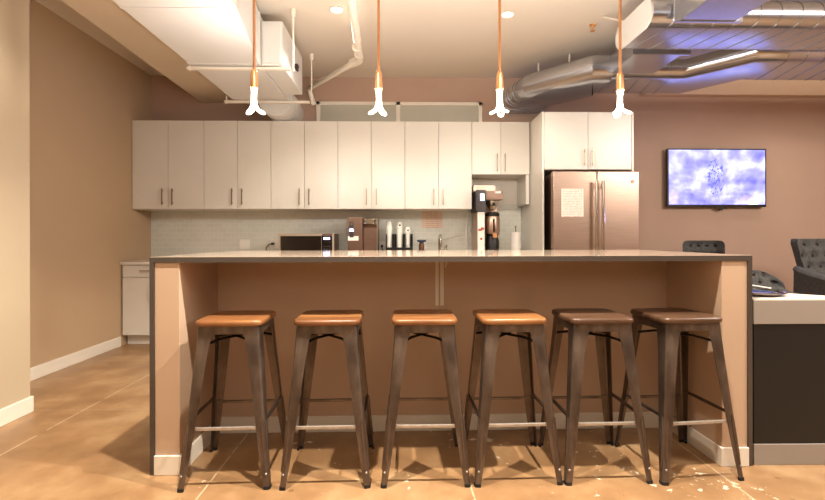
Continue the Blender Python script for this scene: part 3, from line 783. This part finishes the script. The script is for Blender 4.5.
for k, px in enumerate((389.2, 399.6, 407.6)):
    x = XX(px, CY + .07); zt = ZZ(px, tops[k], CY + .07); r = .036 if k == 0 else .037
    if k == 2: x = XX(407.8, CY + .07); r = .032
    t = thing('cup_sleeve', clab[k], 'cup sleeve', (x, CY + .07, WT + .013), 0, 'cup sleeves in the rack')
    prof = [(r * .75, WT + .013), (r * .8, WT + .03)]
    z = WT + .05
    while z < zt - .07:
        prof += [(r * .93, z), (r * .98, z + .006), (r * .93, z + .012)]; z += .026
    if k == 0: prof += [(r, zt - .10), (r * .92, zt - .05), (r * .7, zt - .015), (r * .4, zt), (.001, zt)]
    else: prof += [(r, zt - .075), (r * 1.12, zt - .07), (r * 1.12, zt - .062), (r * .95, zt - .055), (r * .8, zt - .01), (r * .6, zt), (.001, zt)]
    obj('cups', MB().lathe(prof, (x, CY + .07, 0), 20), 'white_plastic', t, smooth=40)
    if k: obj('top_mark', MB().box(x - .006, x + .012, CY + .07 - r * .98, CY + .07 - r * .7, zt - .05, zt - .03), 'dark_gray', t)

# small jar with a dark blue lid
JY = 5.15; p = at(421.5, JY, 241)
t = thing('lidded_jar', 'small jar with a wide dark blue lid beside the tap', 'jar', (p.x, JY, WT))
zt = ZZ(421, 240.5, JY)
obj('jar_body', MB().lathe([(.028, WT), (.032, WT + .02), (.032, zt - .05), (.022, zt - .02)], (p.x, JY, 0), 20), 'amber_glass', t, smooth=40)
obj('lid', MB().lathe([(.024, zt - .022), (.05, zt - .015), (.054, zt), (.05, zt + .008), (.001, zt + .010)], (p.x, JY, 0), 24), 'blue_lid', t, smooth=40)

# tap and soap pump
p = at(440, 5.30, 236)
tp = thing('kitchen_tap', 'chrome sink tap with a curved spout on the back worktop', 'tap', (p.x, 5.36, WT))
zt = ZZ(440, 238, 5.2)
obj('tap_base', MB().lathe([(.028, WT), (.028, WT + .012), (.02, WT + .02)], (p.x, 5.36, 0), 20), 'chrome', tp, smooth=40)
arc = [(p.x, 5.36, WT + .01), (p.x, 5.36, zt - .04)] + [(p.x, 5.36 - .07 + .07 * math.cos(u), zt - .02 + .05 * math.sin(u)) for u in [PI * k / 10 for k in range(11)]] + [(p.x, 5.22, zt - .10)]
obj('spout', MB().tube(arc, .0165, 14), 'chrome', tp, smooth=60)
obj('lever', MB().tube([(p.x + .018, 5.36, WT + .09), (p.x + .05, 5.35, WT + .11), (p.x + .065, 5.33, WT + .15)], .008, 10), 'chrome', tp, smooth=60)
p = at(446.5, 5.34, 245)
t = thing('soap_pump', 'slim chrome soap pump beside the tap', 'soap dispenser', (p.x, 5.34, WT))
obj('pump_body', MB().lathe([(.014, WT), (.014, WT + .02), (.008, WT + .03), (.008, ZZ(446, 245, 5.34)), (.001, ZZ(446, 245, 5.34))], (p.x, 5.34, 0), 14), 'chrome', t, smooth=40)
obj('nozzle', MB().tube([(p.x, 5.34, ZZ(446, 246, 5.34)), (p.x, 5.29, ZZ(446, 246, 5.34))], .006, 8), 'chrome', t, smooth=40)

# pinkish notice on the tiles
a, b = at(421.5, YB - .014, 228), at(442.5, YB - .014, 210)
o = obj('paper_notice', MB().box(a.x, b.x, YB - .0135, YB - .0115, a.z, b.z), 'notice_wall', origin=((a.x + b.x) / 2, YB - .014, a.z))
tag(o, 'pinkish printed notice taped on the tiles above the tap', 'notice')

# coffee brewer
KY = 5.0
kx = lambda px: XX(px, KY)
kz = lambda py: ZZ(488, py, KY)
cb = thing('coffee_brewer', 'tall steel coffee brewer with a lit display and a glass server, beside the tall panel', 'coffee maker', (kx(489), KY + .2, WT))
obj('base', MB().box(kx(477), kx(503), KY, KY + .42, WT, WT + .07), 'black', cb, bevel=.004)
obj('tower', MB().box(kx(477.5), kx(485), KY + .02, KY + .40, WT + .07, kz(212)), 'steel', cb, bevel=.004)
obj('tower_panel', MB().box(kx(477.8), kx(484.8), KY + .006, KY + .02, WT + .07, kz(212)), 'white_plastic', cb, bevel=.003, label='white front panel with an orange print')
hd = obj('control_head', MB().box(kx(476.2), kx(485.8), KY - .02, KY + .40, kz(211.5), kz(190)), 'dark_gray', cb, bevel=.004, label='dark control head')
obj('display', MB().box(kx(480), kx(484), KY - .0235, KY - .019, kz(201), kz(194)), 'led_white', hd, label='small lit display')
obj('back_column', MB().box(kx(485), kx(503), KY + .26, KY + .42, WT + .07, kz(200)), 'steel', cb)
obj('brew_head', MB().box(kx(486), kx(502.8), KY - .01, KY + .42, kz(200), kz(191)), 'steel_dark', cb, bevel=.004)
obj('name_plate', MB().box(kx(494.8), kx(500.8), KY - .0135, KY - .009, kz(193.6), kz(191.6)), 'paper_white', cb)
obj('lid_box', MB().box(kx(475), kx(498), KY + .12, KY + .44, kz(191), kz(184.5)), 'steel', cb, bevel=.004)
mx = kx(494.3)
obj('funnel', MB().lathe([(.075, kz(200.5)), (.072, kz(203)), (.05, kz(207)), (.035, kz(210)), (.001, kz(210))], (mx, KY + .11, 0), 24), 'chrome', cb, smooth=40)
obj('funnel_handle', MB().box(mx - .012, mx + .012, KY - .03, KY + .05, kz(206), kz(203.5)), 'black', cb, bevel=.003)
sv = thing('coffee_server', 'glass and black coffee server standing under the brew head', 'coffee server', (mx, KY + .11, WT + .071))
obj('body', MB().lathe([(.078, kz(234)), (.085, kz(231)), (.085, kz(218)), (.078, kz(216))], (mx, KY + .11, 0), 28), 'steel', sv, smooth=40)
obj('lid', MB().lathe([(.080, kz(216.2)), (.082, kz(213)), (.06, kz(211.8)), (.001, kz(211.6))], (mx, KY + .11, 0), 28), 'black', sv, smooth=40)
obj('stand', MB().lathe([(.075, WT + .071), (.075, kz(241)), (.06, kz(236)), (.078, kz(234))], (mx, KY + .11, 0), 28), 'black', sv, smooth=40)
obj('gauge', MB().box(mx - .01, mx + .01, KY + .018, KY + .03, kz(232), kz(219)), 'black_gloss', sv)
obj('tap_spigot', MB().box(mx - .015, mx + .03, KY - .01, KY + .04, kz(238), kz(234)), 'copper', sv, bevel=.003)
lp = MB().box(kx(478.5), kx(482), KY + .003, KY + .0065, kz(231), kz(229)).box(kx(481), kx(484), KY + .003, KY + .0065, kz(230), kz(227.5)).cyl((kx(481.3), KY + .003, kz(239)), (kx(481.3), KY + .0065, kz(239)), .013, 12)
obj('front_print', lp, 'orange_red', cb, label='orange printed mark')
# white cord looped on the wall
cz = lambda px, py: at(px, YB - .03, py)
c = MB().tube([cz(468, 213), cz(467.5, 220), cz(466, 230), cz(466.5, 240), cz(468, 247), cz(471, 249), cz(473, 244), cz(471.5, 236), cz(469, 231), cz(470, 226)], .009, 8)
tag(obj('hanging_cord', c, 'white_plastic', smooth=60), 'white cord hanging in a loop beside the coffee brewer', 'cord')
c = MB().tube([cz(425, 246), cz(437, 242.5), cz(450, 238), cz(459, 235.5), cz(466.5, 234)], .004, 6)
tag(obj('thin_cable', c, 'white_plastic', smooth=60), 'thin white cable strung across the tiles behind the tap', 'cable')
# paper roll
p = at(515.8, 5.12, 240); r = .055
t = thing('paper_towel_roll', 'white paper roll standing on a holder beside the tall panel', 'paper towel', (p.x, 5.12, WT))
obj('holder', MB().lathe([(.07, WT), (.07, WT + .01), (.006, WT + .012), (.006, ZZ(516, 228, 5.12)), (.012, ZZ(516, 226.5, 5.12)), (.001, ZZ(516, 226, 5.12))], (p.x, 5.12, 0), 20), 'nickel', t, smooth=40)
obj('roll', MB().lathe([(.018, WT + .014), (r, WT + .014), (r, ZZ(516, 232.5, 5.12)), (.018, ZZ(516, 232.3, 5.12))], (p.x, 5.12, 0), 28), 'paper_white', t, smooth=40)

# ------------------------------------------------------------------ reception desk beyond the bar
DX0 = IX1 + .012; dy = 2.225
DZT = ZZ(790, 300, dy)
outl = [(DX0, dy), (2.9, dy - .02), (2.9, dy + .0), (2.35, 2.29), (2.16, 2.46), (1.95, 2.60), (DX0, 2.66)]
dk = thing('reception_desk', 'low desk with a white top and black front panel beside the bar end', 'desk', (2.2, 2.4, 0))
ins = [(DX0 + .004, dy + .006), (2.89, dy - .012), (2.89, dy - .002), (2.34, 2.295), (2.15, 2.44), (1.94, 2.58), (DX0 + .004, 2.64)]
obj('desk_top', MB().prism(outl, DZT - .006, DZT), 'desk_top', dk)
obj('fascia', MB().prism(outl, DZT - .125, DZT - .006), 'desk_gray', dk, bevel=.002, label='grey fascia band')
obj('front_panel', MB().prism(ins, .105, DZT - .125), 'black_panel', dk, label='black front panel')
obj('plinth', MB().prism(outl, 0, .105), 'desk_gray', dk, bevel=.002, label='grey plinth band')
# oval tray with magazines
tc = Vector((1.93, 2.43, DZT + .001))
def oval_ring(a, b, z, n=36): return [(tc.x + a * math.cos(2 * PI * i / n), tc.y + b * math.sin(2 * PI * i / n), z) for i in range(n)]
z = tc.z
tr = thing('oval_tray', 'dark glossy oval tray with a pale rim on the desk end', 'tray', (tc.x, tc.y, z))
obj('dish', MB().loft([oval_ring(.10, .09, z), oval_ring(.155, .135, z + .012), oval_ring(.15, .13, z + .012), oval_ring(.09, .08, z + .004)]), 'black_gloss', tr, smooth=40)
obj('rim', MB().loft([oval_ring(.157, .137, z + .010), oval_ring(.163, .143, z + .014), oval_ring(.157, .137, z + .018), oval_ring(.150, .130, z + .014)], closed_path=True), 'chrome', tr, smooth=60)
rot = Matrix.Rotation(.2, 3, 'Z') @ Matrix.Rotation(.10, 3, 'Y')
o = obj('magazine', MB().box(tc.x - .12, tc.x + .05, tc.y - .10, tc.y + .10, z + .022, z + .028, rot, (tc.x, tc.y, z + .02)), 'magazine', bevel=.001)
tag(o, 'blue-covered magazine lying in the oval tray', 'magazine')
o = obj('magazine', MB().box(tc.x - .12, tc.x + .04, tc.y - .09, tc.y + .11, z + .046, z + .052, Matrix.Rotation(-.1, 3, 'Z') @ Matrix.Rotation(.16, 3, 'Y'), (tc.x, tc.y, z + .026)), 'paper_white', bevel=.001)
tag(o, 'white magazine lying on top in the oval tray', 'magazine')

# ------------------------------------------------------------------ tufted chairs
def armchair(label, loc, rz, w=.62, h=1.13, armz=.78, taper=.06, round_top=.05):
    """faces local -Y"""
    t = thing('tufted_armchair', label, 'armchair', loc, rz, 'charcoal tufted armchairs')
    bpts = []
    def backsurf(nx=64, nz=60):
        mb = MB(); sw = lambda v: w / 2 - taper * (1 - v)
        z0 = .42; btn = []
        for r in range(6):
            for c in range(5):
                u = (c + (.5 if r % 2 else 0)) / 4.5 * 1.8 - .8; v = .12 + r * .16
                if abs(u) < .85 and v < .96: btn.append((u, v)); bpts.append((u * sw(v), z0 + (h - z0) * v))
        def pt(u, v, front):
            hw = sw(v); x = u * hw
            zz = z0 + (h - z0) * v
            # rounded upper corners
            k = max(0, abs(x) - (hw - round_top)) / round_top
            zz -= round_top * (1 - math.sqrt(max(0, 1 - min(1, k) ** 2))) * v ** 3
            wing = -.10 * abs(u) ** 4
            y = .22 + .10 * v + wing
            if not front: return (x, y + .12 - .03 * abs(u), zz)
            edge = min(1, (1 - abs(u)) * 6, (1 - v) * 8)
            y -= .02 * math.sqrt(max(0, edge))
            for bu, bv in btn:
                d2 = ((u - bu) * hw / .045) ** 2 + ((v - bv) * (h - z0) / .045) ** 2
                y += .05 * math.exp(-d2)
                if d2 < .09: y -= .012
            return (x, y, zz)
        for front in (True, False):
            g = [[mb.bm.verts.new(pt(-1 + 2 * i / nx, j / nz, front)) for i in range(nx + 1)] for j in range(nz + 1)]
            for j in range(nz):
                for i in range(nx): mb.bm.faces.new((g[j][i], g[j][i + 1], g[j + 1][i + 1], g[j + 1][i]))
            if front: A_ = g
            else:
                Bd = g
        border = lambda g: [g[0][i] for i in range(nx)] + [g[j][nx] for j in range(nz)] + [g[nz][i] for i in range(nx, 0, -1)] + [g[j][0] for j in range(nz, 0, -1)]
        a_, b_ = border(A_), border(Bd)
        for i in range(len(a_)): mb.bm.faces.new((a_[i], b_[i], b_[(i + 1) % len(b_)], a_[(i + 1) % len(a_)]))
        return mb
    bs = obj('backrest', backsurf(), 'fabric', t, smooth=50, world=False, label='deep-buttoned upright backrest')
    bs.data.materials.append(M['gun_dark'])
    for p_ in bs.data.polygons:
        if p_.center.y > -9 and any((p_.center.x - q[0]) ** 2 + (p_.center.z - q[1]) ** 2 < .016 ** 2 and p_.normal.y < 0 for q in bpts): p_.material_index = 1
    hw = w / 2
    obj('seat_base', MB().box(-hw + .02, hw - .02, -.30, .24, .20, .40), 'fabric', t, bevel=.02, world=False)
    obj('seat_cushion', MB().box(-hw + .09, hw - .09, -.32, .21, .402, .48), 'fabric', t, bevel=.03, world=False)
    for s in (-1, 1):
        rings = []
        for y, top, ww in ((-.31, armz - .10, .05), (-.27, armz - .03, .065), (-.18, armz, .07), (0, armz + .02, .07), (.15, armz + .05, .065), (.24, armz + .08, .055)):
            x = s * (hw - .02)
            rings.append([(x - ww, y, .22), (x + ww * .6, y, .22), (x + ww * .7, y, top - .06), (x + ww, y, top - .03), (x + ww * .6, y, top), (x - ww * .6, y, top), (x - ww, y, top - .03), (x - ww * .8, y, top - .06)])
        obj('arm', MB().loft(rings), 'fabric', t, smooth=60, bevel=.008, world=False)
    for sx in (-1, 1):
        for yy in (-.26, .22):
            obj('leg', MB().loft([[(sx * (hw - .08) + dx * .018, yy + dy_ * .018, .2) for dx, dy_ in ((-1, -1), (1, -1), (1, 1), (-1, 1))], [(sx * (hw - .075) + dx * .011, yy + dy_ * .011, 0) for dx, dy_ in ((-1, -1), (1, -1), (1, 1), (-1, 1))]]), 'gun_dark', t, world=False)
    return t
def chair_at(label, bx, by, rz, **kw):
    # (bx, by) is where the middle of the backrest stands
    armchair(label, (bx + .30 * math.sin(rz), by - .30 * math.cos(rz), 0), rz, **kw)
chair_at('charcoal tufted armchair with only its back top showing above the bar counter', XX(703, 5.0), 5.0, -.55, w=.40, h=1.115, taper=.02)
chair_at('low charcoal tufted armchair showing just past the bar end, behind the magazine tray', XX(754, 3.9), 3.9, .25, w=.50, h=.855, armz=.62, taper=.0, round_top=.16)
chair_at('tall charcoal tufted armchair facing the room, behind the desk at the picture edge', XX(793, 4.5) + .36, 4.5, -.10, w=.70, h=1.135, armz=.78, taper=.09)

# ------------------------------------------------------------------ lights
WARM = (1.0, .90, .77)
def spot(x, y, z, e, ang=120, r=.03, blend=.5, col=WARM):
    l = bpy.data.lights.new('downlight_or_fill_lamp', 'SPOT'); l.energy = e; l.color = col; l.spot_size = math.radians(ang); l.spot_blend = blend; l.shadow_soft_size = r
    o = bpy.data.objects.new('downlight_or_fill_lamp', l); COL.objects.link(o); o.location = (x, y, z); return o
spot(-.42, 1.72, CZ - .03, 430); spot(.95, 1.72, CZ - .03, 400)
bl = spot(5.9, 4.3, 1.5, 70, 75, .1, 1.0, (.32, .36, 1.0)); bl.rotation_euler = (Vector((3.1, 4.0, 2.7)) - bl.location).to_track_quat('-Z', 'Y').to_euler()  # added blue spot out of view, tinting the duct undersides
spot(-2.12, 2.4, 2.76, 17)  # weak fill spot added below the soffit to light the side wall
spot(XX(337, 3.87), 3.87, CZ - .03, 60); spot(XX(508, 3.92), 3.92, CZ - .03, 60)
spot(3.6, 2.2, CZ - .05, 150, r=.12); spot(4.6, 4.7, CZ - .05, 28, r=.1, blend=1.0)  # unseen fill spots added to brighten the screen wall and chairs
for x in pend_pos:
    l = bpy.data.lights.new('pendant_lamp', 'POINT'); l.energy = 40; l.color = (1, .98, .95); l.shadow_soft_size = .03
    o = bpy.data.objects.new('pendant_lamp', l); COL.objects.link(o); o.location = (x, PY, ZZ(379, 103, PY))
def area(loc, rot, sx, sy, e, col=(1, .93, .84)):
    l = bpy.data.lights.new('soft_fill', 'AREA'); l.shape = 'RECTANGLE'; l.size = sx; l.size_y = sy; l.energy = e; l.color = col
    o = bpy.data.objects.new('soft_fill', l); COL.objects.link(o); o.location = loc; o.rotation_euler = rot; return o
area((.6, -.6, 2.35), (PI, 0, 0), 3.0, 1.6, 62)  # added uplight behind the camera; its ceiling bounce gives soft fill
area((.8, -2.6, 2.5), (math.radians(80), 0, 0), 5.5, 1.0, 24)  # added fill behind the camera, facing into the room
area((4.6, 1.0, 2.9), (math.radians(35), 0, 0), 1.6, 1.0, 150)  # added fill angled towards the screen wall and chairs

w = bpy.data.worlds.new('world'); scene.world = w; w.use_nodes = True
w.node_tree.nodes['Background'].inputs[0].default_value = lin('#d8c4a8'); w.node_tree.nodes['Background'].inputs[1].default_value = .3

# ------------------------------------------------------------------ camera
cam = bpy.data.cameras.new('camera'); cam.sensor_fit = 'HORIZONTAL'; cam.sensor_width = 36
cam.lens = 36 * F / 825; cam.shift_y = -(250 - HORP) / 825; cam.clip_start = .05
co = bpy.data.objects.new('camera', cam); COL.objects.link(co)
co.location = (0, 0, CAMZ); co.rotation_euler = (Matrix.Rotation(-YAW, 3, 'Z') @ Matrix.Rotation(PI / 2, 3, 'X') @ Matrix.Rotation(-.002, 3, 'Z')).to_euler()
scene.camera = co
scene.view_settings.view_transform = 'Standard'
scene.view_settings.look = 'None'
scene.view_settings.exposure = 0.32
scene.cycles.use_denoising = True
scene.cycles.max_bounces = 8
